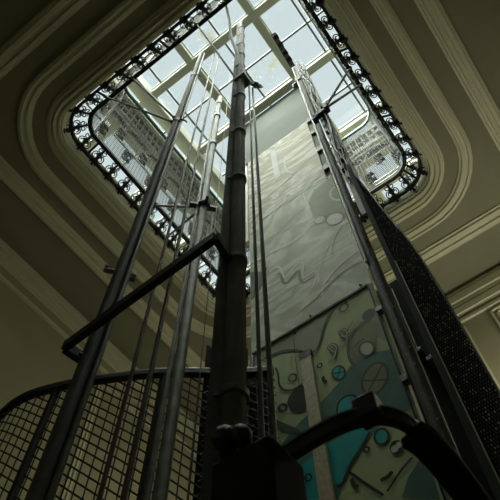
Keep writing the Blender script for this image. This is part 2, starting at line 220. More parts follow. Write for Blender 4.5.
ART = [('art_grey', 'poly', [(1.612, 3.654), (1.202, 3.648), (0.836, 3.663), (0.906, 3.607), (0.98, 3.519), (1.038, 3.35), (1.112, 3.239), (1.185, 3.319), (1.295, 3.428), (1.415, 3.488), (1.56, 3.517), (1.625, 3.519)], 0), ('art_deep', 'poly', [(1.601, 2.301), (1.565, 2.495), (1.416, 2.644), (1.298, 2.721), (1.158, 2.77), (1.054, 2.825), (0.971, 2.879), (0.891, 2.955), (0.798, 2.974), (0.701, 2.949), (0.599, 2.898), (0.556, 2.703), (0.555, 2.402), (0.645, 2.385), (0.77, 2.404), (0.866, 2.345), (0.958, 2.265), (1.032, 2.205), (1.096, 2.123), (1.13, 2.066)], 0), ('art_deep', 'poly', [(0.799, 1.912), (0.742, 1.998), (0.67, 2.057), (0.606, 2.084), (0.629, 1.816)], 0), ('art_greymid', 'poly', [(0.978, 2.883), (0.878, 2.945), (0.744, 2.952), (0.631, 3.123), (0.655, 3.282), (0.743, 3.312), (0.823, 3.23), (0.864, 3.098), (0.865, 2.975), (0.936, 2.91)], 0), ('art_green', 'poly', [(0.828, 3.008), (0.843, 3.125), (0.808, 3.228), (0.734, 3.28), (0.664, 3.243), (0.656, 3.145), (0.687, 3.009), (0.751, 2.988)], 0), ('art_grey', 'poly', [(0.599, 3.389), (0.565, 3.272), (0.569, 3.017), (0.608, 2.976), (0.66, 3.061), (0.664, 3.243), (0.642, 3.342)], 0), ('art_black', 'poly', [(1.378, 2.943), (1.358, 2.987), (1.315, 3.016), (1.281, 3.041), (1.243, 3.024), (1.22, 2.94), (1.223, 2.849), (1.246, 2.783), (1.298, 2.79), (1.354, 2.845)], 0), ('art_darkgrey', 'poly', [(0.618, 3.336), (0.618, 3.323), (0.619, 3.311), (0.623, 3.299), (0.63, 3.289), (0.638, 3.281), (0.648, 3.275), (0.659, 3.272), (0.67, 3.272), (0.681, 3.274), (0.692, 3.28), (0.701, 3.288), (0.709, 3.298), (0.715, 3.31), (0.719, 3.322), (0.72, 3.336), (0.718, 3.349), (0.714, 3.361), (0.708, 3.371), (0.699, 3.38), (0.689, 3.385), (0.678, 3.388), (0.667, 3.389), (0.655, 3.386), (0.645, 3.38), (0.635, 3.371), (0.627, 3.361), (0.622, 3.349)], 0), ('art_lime', 'poly', [(0.708, 2.651), (0.726, 2.636), (0.745, 2.625), (0.764, 2.62), (0.783, 2.62), (0.801, 2.626), (0.817, 2.637), (0.83, 2.653), (0.84, 2.674), (0.846, 2.697), (0.847, 2.723), (0.844, 2.75), (0.836, 2.776), (0.825, 2.8), (0.809, 2.821), (0.791, 2.838), (0.772, 2.85), (0.751, 2.855), (0.731, 2.855), (0.712, 2.848), (0.696, 2.835), (0.683, 2.817), (0.674, 2.796), (0.669, 2.771), (0.669, 2.745), (0.673, 2.719), (0.681, 2.694), (0.693, 2.671)], 0), ('art_darkline', 'ring', [(0.708, 2.651), (0.726, 2.636), (0.745, 2.625), (0.764, 2.62), (0.783, 2.62), (0.801, 2.626), (0.817, 2.637), (0.83, 2.653), (0.84, 2.674), (0.846, 2.697), (0.847, 2.723), (0.844, 2.75), (0.836, 2.776), (0.825, 2.8), (0.809, 2.821), (0.791, 2.838), (0.772, 2.85), (0.751, 2.855), (0.731, 2.855), (0.712, 2.848), (0.696, 2.835), (0.683, 2.817), (0.674, 2.796), (0.669, 2.771), (0.669, 2.745), (0.673, 2.719), (0.681, 2.694), (0.693, 2.671)], 0.018), ('art_darkline', 'line', [(0.683, 2.817), (0.841, 2.635)], 0.012), ('art_darkline', 'line', [(0.839, 2.775), (0.673, 2.664)], 0.012), ('art_teal', 'poly', [(1.044, 2.619), (1.024, 2.698), (0.984, 2.723), (0.936, 2.717), (0.895, 2.672), (0.883, 2.596), (0.905, 2.521), (1.006, 2.522)], 0), ('art_teal', 'poly', [(1.378, 2.189), (1.38, 2.31), (1.347, 2.376), (1.275, 2.408), (1.162, 2.439), (1.054, 2.443), (0.946, 2.453), (0.871, 2.437), (0.871, 2.377), (0.935, 2.314), (1.023, 2.253), (1.057, 2.205), (1.091, 2.152), (1.122, 2.149), (1.157, 2.206), (1.21, 2.105)], 0), ('art_outline', 'line', [(0.871, 2.377), (0.937, 2.308), (1.02, 2.238), (1.054, 2.184), (1.088, 2.137), (1.123, 2.143)], 0.02), ('art_outline', 'line', [(1.044, 2.619), (1.024, 2.698), (0.984, 2.723), (0.936, 2.717), (0.895, 2.672), (0.883, 2.596)], 0.014), ('art_teal', 'poly', [(0.937, 2.905), (0.943, 2.896), (0.95, 2.889), (0.959, 2.885), (0.968, 2.884), (0.977, 2.887), (0.987, 2.892), (0.996, 2.9), (1.003, 2.911), (1.01, 2.923), (1.015, 2.937), (1.017, 2.952), (1.018, 2.966), (1.016, 2.98), (1.013, 2.992), (1.007, 3.002), (0.999, 3.009), (0.991, 3.013), (0.981, 3.014), (0.971, 3.012), (0.962, 3.006), (0.953, 2.997), (0.945, 2.986), (0.938, 2.973), (0.934, 2.959), (0.932, 2.944), (0.931, 2.93), (0.933, 2.917)], 0), ('art_outline', 'ring', [(0.937, 2.905), (0.943, 2.896), (0.95, 2.889), (0.959, 2.885), (0.968, 2.884), (0.977, 2.887), (0.987, 2.892), (0.996, 2.9), (1.003, 2.911), (1.01, 2.923), (1.015, 2.937), (1.017, 2.952), (1.018, 2.966), (1.016, 2.98), (1.013, 2.992), (1.007, 3.002), (0.999, 3.009), (0.991, 3.013), (0.981, 3.014), (0.971, 3.012), (0.962, 3.006), (0.953, 2.997), (0.945, 2.986), (0.938, 2.973), (0.934, 2.959), (0.932, 2.944), (0.931, 2.93), (0.933, 2.917)], 0.012), ('art_outline', 'line', [(0.95, 3.0), (0.998, 2.898)], 0.01), ('art_outline', 'line', [(1.023, 2.974), (0.926, 2.923)], 0.01), ('art_teal', 'poly', [(0.78, 2.273), (0.785, 2.265), (0.793, 2.259), (0.801, 2.255), (0.81, 2.254), (0.819, 2.255), (0.827, 2.259), (0.835, 2.265), (0.842, 2.273), (0.848, 2.283), (0.851, 2.294), (0.853, 2.306), (0.853, 2.318), (0.851, 2.329), (0.847, 2.339), (0.841, 2.348), (0.834, 2.354), (0.825, 2.358), (0.816, 2.36), (0.807, 2.358), (0.798, 2.354), (0.79, 2.348), (0.783, 2.339), (0.778, 2.329), (0.774, 2.318), (0.772, 2.306), (0.773, 2.294), (0.775, 2.283)], 0), ('art_outline', 'ring', [(0.78, 2.273), (0.785, 2.265), (0.793, 2.259), (0.801, 2.255), (0.81, 2.254), (0.819, 2.255), (0.827, 2.259), (0.835, 2.265), (0.842, 2.273), (0.848, 2.283), (0.851, 2.294), (0.853, 2.306), (0.853, 2.318), (0.851, 2.329), (0.847, 2.339), (0.841, 2.348), (0.834, 2.354), (0.825, 2.358), (0.816, 2.36), (0.807, 2.358), (0.798, 2.354), (0.79, 2.348), (0.783, 2.339), (0.778, 2.329), (0.774, 2.318), (0.772, 2.306), (0.773, 2.294), (0.775, 2.283)], 0.014), ('art_white', 'poly', [(0.705, 3.02), (0.704, 3.005), (0.706, 2.992), (0.71, 2.979), (0.715, 2.969), (0.723, 2.962), (0.732, 2.957), (0.742, 2.955), (0.752, 2.957), (0.763, 2.961), (0.772, 2.969), (0.781, 2.979), (0.789, 2.991), (0.794, 3.004), (0.798, 3.019), (0.799, 3.033), (0.798, 3.047), (0.794, 3.06), (0.788, 3.071), (0.781, 3.079), (0.771, 3.084), (0.761, 3.085), (0.75, 3.084), (0.74, 3.079), (0.73, 3.071), (0.721, 3.06), (0.714, 3.048), (0.708, 3.034)], 0), ('art_darkgrey', 'ring', [(0.703, 3.02), (0.702, 3.004), (0.703, 2.99), (0.707, 2.977), (0.713, 2.966), (0.721, 2.958), (0.731, 2.953), (0.741, 2.951), (0.752, 2.953), (0.763, 2.958), (0.774, 2.965), (0.783, 2.976), (0.791, 2.989), (0.797, 3.003), (0.8, 3.019), (0.802, 3.034), (0.8, 3.049), (0.797, 3.063), (0.79, 3.074), (0.782, 3.082), (0.773, 3.088), (0.762, 3.09), (0.75, 3.088), (0.739, 3.083), (0.729, 3.074), (0.719, 3.063), (0.712, 3.05), (0.706, 3.035)], 0.016), ('art_darkgrey', 'line', [(0.855, 2.909), (0.881, 3.008), (0.874, 3.127), (0.832, 3.225), (0.767, 3.274), (0.688, 3.275)], 0.024), ('art_darkgrey', 'line', [(0.827, 3.09), (0.79, 3.124), (0.745, 3.12)], 0.014), ('art_outline', 'ring', [(1.283, 3.148), (1.281, 3.14), (1.281, 3.132), (1.282, 3.125), (1.285, 3.119), (1.289, 3.114), (1.294, 3.11), (1.3, 3.108), (1.307, 3.108), (1.314, 3.11), (1.32, 3.113), (1.327, 3.118), (1.333, 3.125), (1.337, 3.132), (1.341, 3.14), (1.343, 3.148), (1.343, 3.156), (1.342, 3.163), (1.339, 3.169), (1.335, 3.174), (1.33, 3.178), (1.324, 3.18), (1.317, 3.18), (1.31, 3.178), (1.303, 3.174), (1.297, 3.169), (1.291, 3.163), (1.286, 3.156)], 0.012), ('art_outline', 'ring', [(1.382, 2.912), (1.381, 2.904), (1.382, 2.898), (1.384, 2.892), (1.388, 2.888), (1.393, 2.885), (1.398, 2.884), (1.405, 2.885), (1.411, 2.887), (1.418, 2.891), (1.424, 2.896), (1.43, 2.902), (1.435, 2.91), (1.438, 2.917), (1.441, 2.925), (1.442, 2.933), (1.441, 2.939), (1.439, 2.945), (1.435, 2.949), (1.43, 2.952), (1.425, 2.953), (1.418, 2.953), (1.411, 2.95), (1.405, 2.946), (1.398, 2.941), (1.392, 2.935), (1.388, 2.927), (1.384, 2.92)], 0.018), ('art_outline', 'ring', [(1.081, 3.114), (1.08, 3.11), (1.08, 3.105), (1.08, 3.101), (1.082, 3.097), (1.084, 3.093), (1.087, 3.091), (1.09, 3.089), (1.093, 3.089), (1.097, 3.089), (1.101, 3.091), (1.104, 3.093), (1.107, 3.097), (1.11, 3.101), (1.112, 3.105), (1.113, 3.11), (1.113, 3.114), (1.113, 3.119), (1.112, 3.123), (1.11, 3.126), (1.107, 3.129), (1.104, 3.13), (1.1, 3.131), (1.096, 3.13), (1.093, 3.129), (1.089, 3.126), (1.086, 3.123), (1.083, 3.119)], 0.01), ('art_darkgrey', 'ring', [(0.793, 3.566), (0.792, 3.556), (0.793, 3.547), (0.795, 3.538), (0.799, 3.53), (0.805, 3.524), (0.811, 3.52), (0.819, 3.518), (0.827, 3.518), (0.834, 3.52), (0.842, 3.524), (0.849, 3.531), (0.854, 3.538), (0.859, 3.547), (0.862, 3.557), (0.863, 3.567), (0.862, 3.577), (0.86, 3.586), (0.856, 3.594), (0.85, 3.6), (0.844, 3.604), (0.836, 3.606), (0.828, 3.606), (0.82, 3.604), (0.813, 3.599), (0.806, 3.593), (0.8, 3.585), (0.796, 3.576)], 0.014), ('art_outline', 'ring', [(0.897, 2.264), (0.899, 2.261), (0.9, 2.258), (0.903, 2.256), (0.906, 2.255), (0.909, 2.255), (0.913, 2.256), (0.916, 2.257), (0.92, 2.26), (0.923, 2.263), (0.925, 2.266), (0.927, 2.27), (0.928, 2.274), (0.929, 2.278), (0.928, 2.282), (0.927, 2.286), (0.925, 2.288), (0.923, 2.29), (0.92, 2.292), (0.916, 2.292), (0.913, 2.291), (0.909, 2.289), (0.906, 2.287), (0.903, 2.284), (0.9, 2.28), (0.899, 2.276), (0.897, 2.272), (0.897, 2.268)], 0.012), ('art_outline', 'ring', [(1.264, 2.276), (1.265, 2.271), (1.267, 2.267), (1.269, 2.264), (1.273, 2.262), (1.277, 2.262), (1.281, 2.262), (1.285, 2.264), (1.289, 2.267), (1.293, 2.27), (1.296, 2.275), (1.299, 2.28), (1.3, 2.285), (1.301, 2.29), (1.301, 2.296), (1.3, 2.3), (1.298, 2.304), (1.295, 2.307), (1.292, 2.309), (1.288, 2.31), (1.284, 2.309), (1.28, 2.307), (1.276, 2.305), (1.272, 2.301), (1.269, 2.296), (1.266, 2.291), (1.264, 2.286), (1.264, 2.281)], 0.01), ('art_outline', 'line', [(1.089, 2.993), (1.088, 2.952), (1.069, 2.92)], 0.026), ('art_outline', 'line', [(1.031, 2.146), (1.028, 2.1), (1.003, 2.075)], 0.024), ('art_outline', 'line', [(0.879, 2.053), (0.84, 2.05), (0.807, 2.07)], 0.024), ('art_outline', 'poly', [(0.723, 2.162), (0.729, 2.156), (0.736, 2.151), (0.744, 2.149), (0.752, 2.149), (0.76, 2.15), (0.768, 2.155), (0.774, 2.161), (0.78, 2.168), (0.784, 2.177), (0.787, 2.187), (0.788, 2.197), (0.787, 2.207), (0.784, 2.217), (0.779, 2.225), (0.773, 2.232), (0.766, 2.237), (0.758, 2.239), (0.75, 2.239), (0.742, 2.237), (0.734, 2.233), (0.727, 2.227), (0.722, 2.219), (0.718, 2.209), (0.715, 2.199), (0.715, 2.189), (0.716, 2.179), (0.719, 2.17)], 0), ('art_white', 'poly', [(0.755, 2.168), (0.76, 2.168), (0.765, 2.168), (0.77, 2.169), (0.774, 2.172), (0.778, 2.175), (0.781, 2.179), (0.783, 2.184), (0.784, 2.189), (0.784, 2.194), (0.783, 2.199), (0.781, 2.203), (0.778, 2.207), (0.774, 2.21), (0.77, 2.212), (0.765, 2.212), (0.76, 2.212), (0.755, 2.211), (0.751, 2.208), (0.747, 2.205), (0.744, 2.201), (0.742, 2.196), (0.741, 2.191), (0.741, 2.186), (0.742, 2.181), (0.744, 2.177), (0.747, 2.173), (0.751, 2.17)], 0), ('art_white', 'poly', [(0.728, 2.181), (0.732, 2.181), (0.736, 2.181), (0.74, 2.182), (0.744, 2.185), (0.747, 2.188), (0.749, 2.191), (0.751, 2.195), (0.752, 2.2), (0.752, 2.204), (0.751, 2.208), (0.75, 2.212), (0.747, 2.216), (0.744, 2.218), (0.741, 2.22), (0.737, 2.22), (0.733, 2.22), (0.729, 2.219), (0.725, 2.216), (0.722, 2.213), (0.72, 2.21), (0.718, 2.205), (0.717, 2.201), (0.717, 2.197), (0.718, 2.192), (0.719, 2.189), (0.722, 2.185), (0.725, 2.183)], 0), ('art_outline', 'line', [(1.04, 2.196), (0.957, 2.069), (0.883, 1.966)], 0.016), ('art_outline', 'line', [(0.859, 1.976), (0.759, 2.056), (0.687, 2.092)], 0.014), ('art_outline', 'line', [(1.442, 3.347), (1.421, 3.255), (1.428, 3.154), (1.392, 3.069), (1.331, 3.026), (1.274, 3.026), (1.242, 3.033)], 0.016), ('art_darkline', 'line', [(1.578, 3.519), (1.486, 3.519), (1.396, 3.497), (1.294, 3.439), (1.192, 3.336), (1.125, 3.261), (1.07, 3.306), (1.023, 3.457), (0.953, 3.584), (0.864, 3.649)], 0.018), ('art_outline', 'line', [(1.265, 3.561), (1.273, 3.286), (1.266, 3.03)], 0.005), ('art_outline', 'line', [(1.429, 2.786), (1.374, 2.701), (1.32, 2.643)], 0.012), ('art_darkline', 'poly', [(1.471, 2.848), (1.421, 2.79), (1.304, 2.658), (1.307, 2.627), (1.417, 2.727), (1.474, 2.797)], 0), ('art_outline', 'line', [(0.988, 3.213), (0.993, 3.206), (0.994, 3.196), (0.992, 3.183), (0.986, 3.171), (0.978, 3.161), (0.968, 3.157), (0.958, 3.16), (0.951, 3.17), (0.949, 3.186), (0.952, 3.205), (0.96, 3.224), (0.973, 3.239), (0.988, 3.245), (1.001, 3.242), (1.011, 3.228), (0.957, 3.14), (0.988, 3.1), (1.03, 3.08)], 0.025), ('art_white', 'line', [(0.988, 3.213), (0.993, 3.206), (0.994, 3.196), (0.992, 3.183), (0.986, 3.171), (0.978, 3.161), (0.968, 3.157), (0.958, 3.16), (0.951, 3.17), (0.949, 3.186), (0.952, 3.205), (0.96, 3.224), (0.973, 3.239), (0.988, 3.245), (1.001, 3.242), (1.011, 3.228), (0.957, 3.14), (0.988, 3.1), (1.03, 3.08)], 0.013), ('art_outline', 'line', [(0.889, 3.301), (0.894, 3.295), (0.895, 3.284), (0.893, 3.271), (0.888, 3.257), (0.879, 3.248), (0.869, 3.243), (0.86, 3.246), (0.853, 3.257), (0.85, 3.273), (0.853, 3.293), (0.861, 3.313), (0.873, 3.328), (0.887, 3.335), (0.901, 3.331), (0.911, 3.317), (0.849, 3.217), (0.88, 3.176), (0.915, 3.16)], 0.025), ('art_white', 'line', [(0.889, 3.301), (0.894, 3.295), (0.895, 3.284), (0.893, 3.271), (0.888, 3.257), (0.879, 3.248), (0.869, 3.243), (0.86, 3.246), (0.853, 3.257), (0.85, 3.273), (0.853, 3.293), (0.861, 3.313), (0.873, 3.328), (0.887, 3.335), (0.901, 3.331), (0.911, 3.317), (0.849, 3.217), (0.88, 3.176), (0.915, 3.16)], 0.013), ('art_white', 'line', [(0.849, 3.262), (0.81, 3.299), (0.769, 3.346)], 0.012), ('art_darkgrey', 'line', [(0.863, 3.274), (0.824, 3.311), (0.782, 3.358)], 0.008), ('art_sage', 'poly', [(0.433, 4.727), (0.439, 5.356), (0.495, 5.841), (0.57, 5.842), (0.803, 5.798), (0.906, 5.569), (0.885, 5.243), (0.786, 5.043), (0.622, 4.96), (0.528, 4.769)], 0), ('art_darksage', 'poly', [(1.667, 4.947), (1.516, 4.808), (1.445, 4.846), (1.501, 4.591), (1.571, 4.472), (1.65, 4.43), (1.67, 4.636)], 0), ('art_pale', 'line', [(1.64, 5.138), (1.507, 5.074), (1.329, 5.038), (1.178, 5.009), (1.04, 5.012), (0.927, 5.091), (0.849, 5.08)], 0.03), ('art_pale', 'line', [(1.41, 5.089), (1.271, 5.014), (1.111, 4.992), (0.966, 5.052)], 0.05), ('art_pale', 'line', [(1.428, 4.715), (1.358, 4.753), (1.307, 4.661), (1.291, 4.431), (1.222, 4.498), (1.119, 4.568), (1.073, 4.5), (1.129, 4.265), (1.048, 4.265), (0.975, 4.289), (0.961, 4.094), (1.051, 3.998)], 0.025), ('art_sageline', 'line', [(1.368, 4.58), (1.322, 4.604), (1.298, 4.337), (1.211, 4.383), (1.129, 4.47), (1.137, 4.192), (1.046, 4.197), (0.988, 4.186)], 0.03), ('art_pale', 'line', [(0.974, 3.865), (0.946, 4.001), (0.87, 4.064), (0.762, 4.144), (0.644, 4.165), (0.54, 4.166)], 0.03), ('art_pale', 'line', [(1.124, 3.949), (1.047, 4.025), (0.963, 4.226), (0.908, 4.337), (0.819, 4.527)], 0.02), ('art_sageline', 'line', [(1.184, 3.833), (1.039, 3.869), (0.927, 3.936), (0.805, 3.997), (0.673, 4.015), (0.572, 3.97)], 0.018), ('art_sageline', 'line', [(0.806, 4.347), (0.752, 4.562), (0.667, 4.696), (0.564, 4.689), (0.499, 4.604)], 0.015), ('art_pale', 'line', [(0.895, 5.452), (0.928, 5.706), (0.929, 5.93), (0.856, 5.995)], 0.02), ('art_pale', 'poly', [(0.768, 5.054), (0.768, 5.038), (0.772, 5.023), (0.778, 5.011), (0.786, 5.002), (0.796, 4.997), (0.808, 4.995), (0.821, 4.997), (0.834, 5.004), (0.847, 5.013), (0.859, 5.026), (0.869, 5.041), (0.877, 5.058), (0.883, 5.076), (0.886, 5.093), (0.886, 5.11), (0.883, 5.125), (0.877, 5.138), (0.869, 5.147), (0.858, 5.153), (0.846, 5.154), (0.832, 5.152), (0.819, 5.145), (0.806, 5.135), (0.794, 5.122), (0.784, 5.106), (0.776, 5.089), (0.771, 5.072)], 0), ('art_pale', 'poly', [(0.601, 4.873), (0.602, 4.848), (0.608, 4.826), (0.617, 4.809), (0.63, 4.796), (0.645, 4.79), (0.663, 4.789), (0.681, 4.794), (0.7, 4.804), (0.718, 4.82), (0.734, 4.841), (0.748, 4.865), (0.759, 4.892), (0.767, 4.92), (0.77, 4.947), (0.769, 4.973), (0.764, 4.996), (0.754, 5.015), (0.741, 5.028), (0.725, 5.036), (0.707, 5.036), (0.688, 5.031), (0.669, 5.019), (0.65, 5.002), (0.634, 4.98), (0.62, 4.955), (0.61, 4.928), (0.603, 4.9)], 0), ('art_sageline', 'ring', [(0.601, 4.873), (0.602, 4.848), (0.608, 4.826), (0.617, 4.809), (0.63, 4.796), (0.645, 4.79), (0.663, 4.789), (0.681, 4.794), (0.7, 4.804), (0.718, 4.82), (0.734, 4.841), (0.748, 4.865), (0.759, 4.892), (0.767, 4.92), (0.77, 4.947), (0.769, 4.973), (0.764, 4.996), (0.754, 5.015), (0.741, 5.028), (0.725, 5.036), (0.707, 5.036), (0.688, 5.031), (0.669, 5.019), (0.65, 5.002), (0.634, 4.98), (0.62, 4.955), (0.61, 4.928), (0.603, 4.9)], 0.012), ('art_sageline', 'ring', [(0.768, 5.054), (0.768, 5.038), (0.772, 5.023), (0.778, 5.011), (0.786, 5.002), (0.796, 4.997), (0.808, 4.995), (0.821, 4.997), (0.834, 5.004), (0.847, 5.013), (0.859, 5.026), (0.869, 5.041), (0.877, 5.058), (0.883, 5.076), (0.886, 5.093), (0.886, 5.11), (0.883, 5.125), (0.877, 5.138), (0.869, 5.147), (0.858, 5.153), (0.846, 5.154), (0.832, 5.152), (0.819, 5.145), (0.806, 5.135), (0.794, 5.122), (0.784, 5.106), (0.776, 5.089), (0.771, 5.072)], 0.01), ('art_pale', 'ring', [(0.476, 5.31), (0.479, 5.275), (0.486, 5.244), (0.497, 5.219), (0.511, 5.202), (0.527, 5.192), (0.546, 5.19), (0.565, 5.197), (0.585, 5.212), (0.603, 5.235), (0.62, 5.264), (0.634, 5.298), (0.645, 5.336), (0.652, 5.375), (0.655, 5.415), (0.653, 5.452), (0.646, 5.485), (0.635, 5.512), (0.621, 5.531), (0.603, 5.542), (0.584, 5.543), (0.563, 5.535), (0.543, 5.518), (0.524, 5.494), (0.507, 5.462), (0.493, 5.427), (0.483, 5.388), (0.478, 5.348)], 0.02), ('art_pale', 'ring', [(0.524, 4.395), (0.526, 4.369), (0.529, 4.345), (0.534, 4.324), (0.541, 4.308), (0.549, 4.298), (0.558, 4.293), (0.567, 4.294), (0.576, 4.301), (0.585, 4.314), (0.593, 4.331), (0.6, 4.353), (0.605, 4.379), (0.608, 4.406), (0.609, 4.434), (0.608, 4.461), (0.605, 4.487), (0.6, 4.508), (0.593, 4.525), (0.585, 4.537), (0.575, 4.542), (0.566, 4.541), (0.556, 4.533), (0.547, 4.519), (0.539, 4.5), (0.533, 4.477), (0.528, 4.451), (0.525, 4.423)], 0.012), ('art_sageline', 'line', [(1.586, 5.334), (1.395, 5.378), (1.233, 5.386), (1.06, 5.525), (0.937, 5.51)], 0.012), ('art_pale', 'line', [(1.498, 5.342), (1.323, 5.336), (1.201, 5.323), (1.025, 5.38)], 0.018), ('art_pale', 'line', [(1.532, 5.942), (1.284, 5.987), (1.038, 6.033), (0.825, 6.036), (0.665, 6.058)], 0.05), ('art_pale', 'line', [(1.058, 7.365), (1.097, 7.046), (1.061, 6.735), (0.932, 6.558), (0.821, 6.543)], 0.03), ('art_pale', 'line', [(1.043, 6.603), (0.925, 6.349), (0.805, 6.317)], 0.02), ('art_pale', 'line', [(1.3, 8.06), (1.104, 7.875), (0.911, 7.775), (0.775, 7.509)], 0.014), ('art_tan', 'line', [(1.372, 6.462), (1.139, 6.49), (0.865, 6.654), (0.688, 6.704)], 0.03), ('art_pale', 'line', [(1.461, 6.408), (1.318, 6.383), (1.197, 6.483)], 0.018), ('art_reflection', 'poly', [(1.266, 7.865), (1.179, 7.883), (1.168, 6.803), (1.253, 6.767)], 0)]
# ================================================================== THE SETTING
WELL = (.16, 3.63, -.38, 3.06, .38)
m = MB(); m.box(-1.6, 5.35, -2.15, 4.8, -.12, 0); tag(m.build('floor', 'floor_stone'), kind='structure')
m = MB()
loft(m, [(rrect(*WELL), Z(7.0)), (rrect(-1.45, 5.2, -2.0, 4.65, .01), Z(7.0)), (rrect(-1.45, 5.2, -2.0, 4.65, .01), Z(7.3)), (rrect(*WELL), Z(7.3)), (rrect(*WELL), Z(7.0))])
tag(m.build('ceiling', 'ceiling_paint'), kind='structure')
# stepped fascia around the well
m = MB()
fas = [(-.0, 7.0), (-.012, 7.0), (-.012, 7.05), (-.03, 7.065), (-.03, 7.11), (-.015, 7.13), (-.015, 7.25), (-.035, 7.27), (-.035, 7.32), (.03, 7.32)]
loft(m, [(rrect(WELL[0] - o, WELL[1] + o, WELL[2] - o, WELL[3] + o, WELL[4] + o), Z(h)) for o, h in fas])
tag(m.build('trim_1', 'fascia_paint'), kind='structure')
# three concentric mouldings under the ceiling
R1o = (-.03, 3.83, -.58, 3.27, .62)
prof1 = [(0, 0), (.0, .04), (.12, .045), (.14, .02), (.30, .02), (.33, .05), (.45, .06), (.52, .05), (.54, .02), (.66, .02), (.69, .045), (.80, .04), (.86, .015), (1, .012), (1, -.01)]
band('trim_2', (WELL[0] - .004, WELL[1] + .004, WELL[2] - .004, WELL[3] + .004, WELL[4]), R1o, prof1, 'moulding_paint')
prof2 = [(0, -.01), (0, .02), (.12, .03), (.18, .055), (.32, .06), (.38, .045), (.62, .045), (.68, .07), (.82, .065), (.88, .035), (1, .03), (1, -.01)]
band('trim_3', (-.18, 3.99, -.76, 3.45, .78), (-.33, 4.15, -.92, 3.62, .92), prof2, 'moulding_paint')
prof3 = [(0, -.01), (0, .025), (.10, .03), (.14, .06), (.26, .065), (.30, .045), (.52, .045), (.55, .075), (.74, .08), (.78, .05), (.92, .045), (1, .02), (1, -.01)]
band('trim_4', (-.55, 4.37, -1.15, 3.80, .03), (-.79, 4.61, -1.38, 4.03, .03), prof3, 'moulding_paint')
def panelled(name, axis, c, sgn, lo, hi, frames, hc=6.44, hl=6.36):
    """wall with an upper frieze, thin cornices and framed panels. axis 'x': plane x=c facing sgn."""
    w_ = MB(); t_ = MB()
    def bx(mb, d0, d1, a, b, h0, h1):
        p, q = sorted((c + sgn * d0, c + sgn * d1))
        if axis == 'x': mb.box(p, q, a, b, Z(h0), Z(h1))
        else: mb.box(a, b, p, q, Z(h0), Z(h1))
    bx(w_, 0, -.15, lo, hi, -CZ, 10.4)
    o = w_.build(name, 'wall_paint'); tag(o, kind='structure')
    gap = .93 - (hc - 6)
    for d, f0, f1 in ((.02, 0, 1), (.045, .05, .28), (.035, .36, .44), (.06, .52, .80), (.045, .86, .96)): bx(t_, 0, d, lo, hi, hc + gap * f0, hc + gap * f1)
    bx(t_, 0, .035, lo, hi, hl - .05, hl)
    for a, b, h0, h1 in frames:
        for d, g in ((.03, 0), (.018, .06)):
            k = .025
            bx(t_, 0, d, a + g, b - g, h1 - g - k, h1 - g); bx(t_, 0, d, a + g, b - g, h0 + g, h0 + g + k)
            bx(t_, 0, d, a + g, a + g + k, h0 + g, h1 - g); bx(t_, 0, d, b - g - k, b - g, h0 + g, h1 - g)
    t = t_.build('panel_moulding', 'moulding_paint', o)
    return o
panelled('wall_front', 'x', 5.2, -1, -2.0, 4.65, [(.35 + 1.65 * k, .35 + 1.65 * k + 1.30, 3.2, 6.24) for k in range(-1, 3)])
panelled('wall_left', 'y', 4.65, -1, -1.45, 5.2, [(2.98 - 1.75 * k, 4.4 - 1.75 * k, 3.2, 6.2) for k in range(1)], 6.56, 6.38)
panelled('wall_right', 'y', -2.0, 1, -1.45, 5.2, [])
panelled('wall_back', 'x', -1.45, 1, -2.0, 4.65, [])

# ---------------- glazed roof
root = bpy.data.objects.new('window_1', None); COL.objects.link(root); root.location = (1.9, 1.3, Z(10.2)); tag(root, kind='structure')
m = MB(); m.box(-1.6, 5.35, -2.15, 4.8, Z(10.42), Z(10.428)); m.build('glass_pane', 'roof_glass', root)
wx = [-.32, .95, 2.22, 3.49, 4.76]; wy = [-.75, .52, 1.80, 3.08, 4.36]
m = MB()
for x in wx: m.box(x - .065, x + .065, -2.0, 4.65, Z(10.2), Z(10.41)); m.box(x - .085, x + .085, -2.0, 4.65, Z(10.36), Z(10.415))
for y in wy: m.box(-1.45, 5.2, y - .065, y + .065, Z(10.205), Z(10.405)); m.box(-1.45, 5.2, y - .085, y + .085, Z(10.362), Z(10.413))
m.box(-1.45, 5.2, 2.64, 2.86, Z(10.05), Z(10.4))
m.build('roof_beam', 'cream_beam', root, bevel=.008)
m = MB()
for x in [(a + b) / 2 for a, b in zip(wx, wx[1:])]: m.box(x - .016, x + .016, -2.0, 4.65, Z(10.36), Z(10.419))
for y in [(a + b) / 2 for a, b in zip(wy, wy[1:])]: m.box(-1.45, 5.2, y - .016, y + .016, Z(10.361), Z(10.418))
m.build('glazing_bar', 'glazing_bar', root)

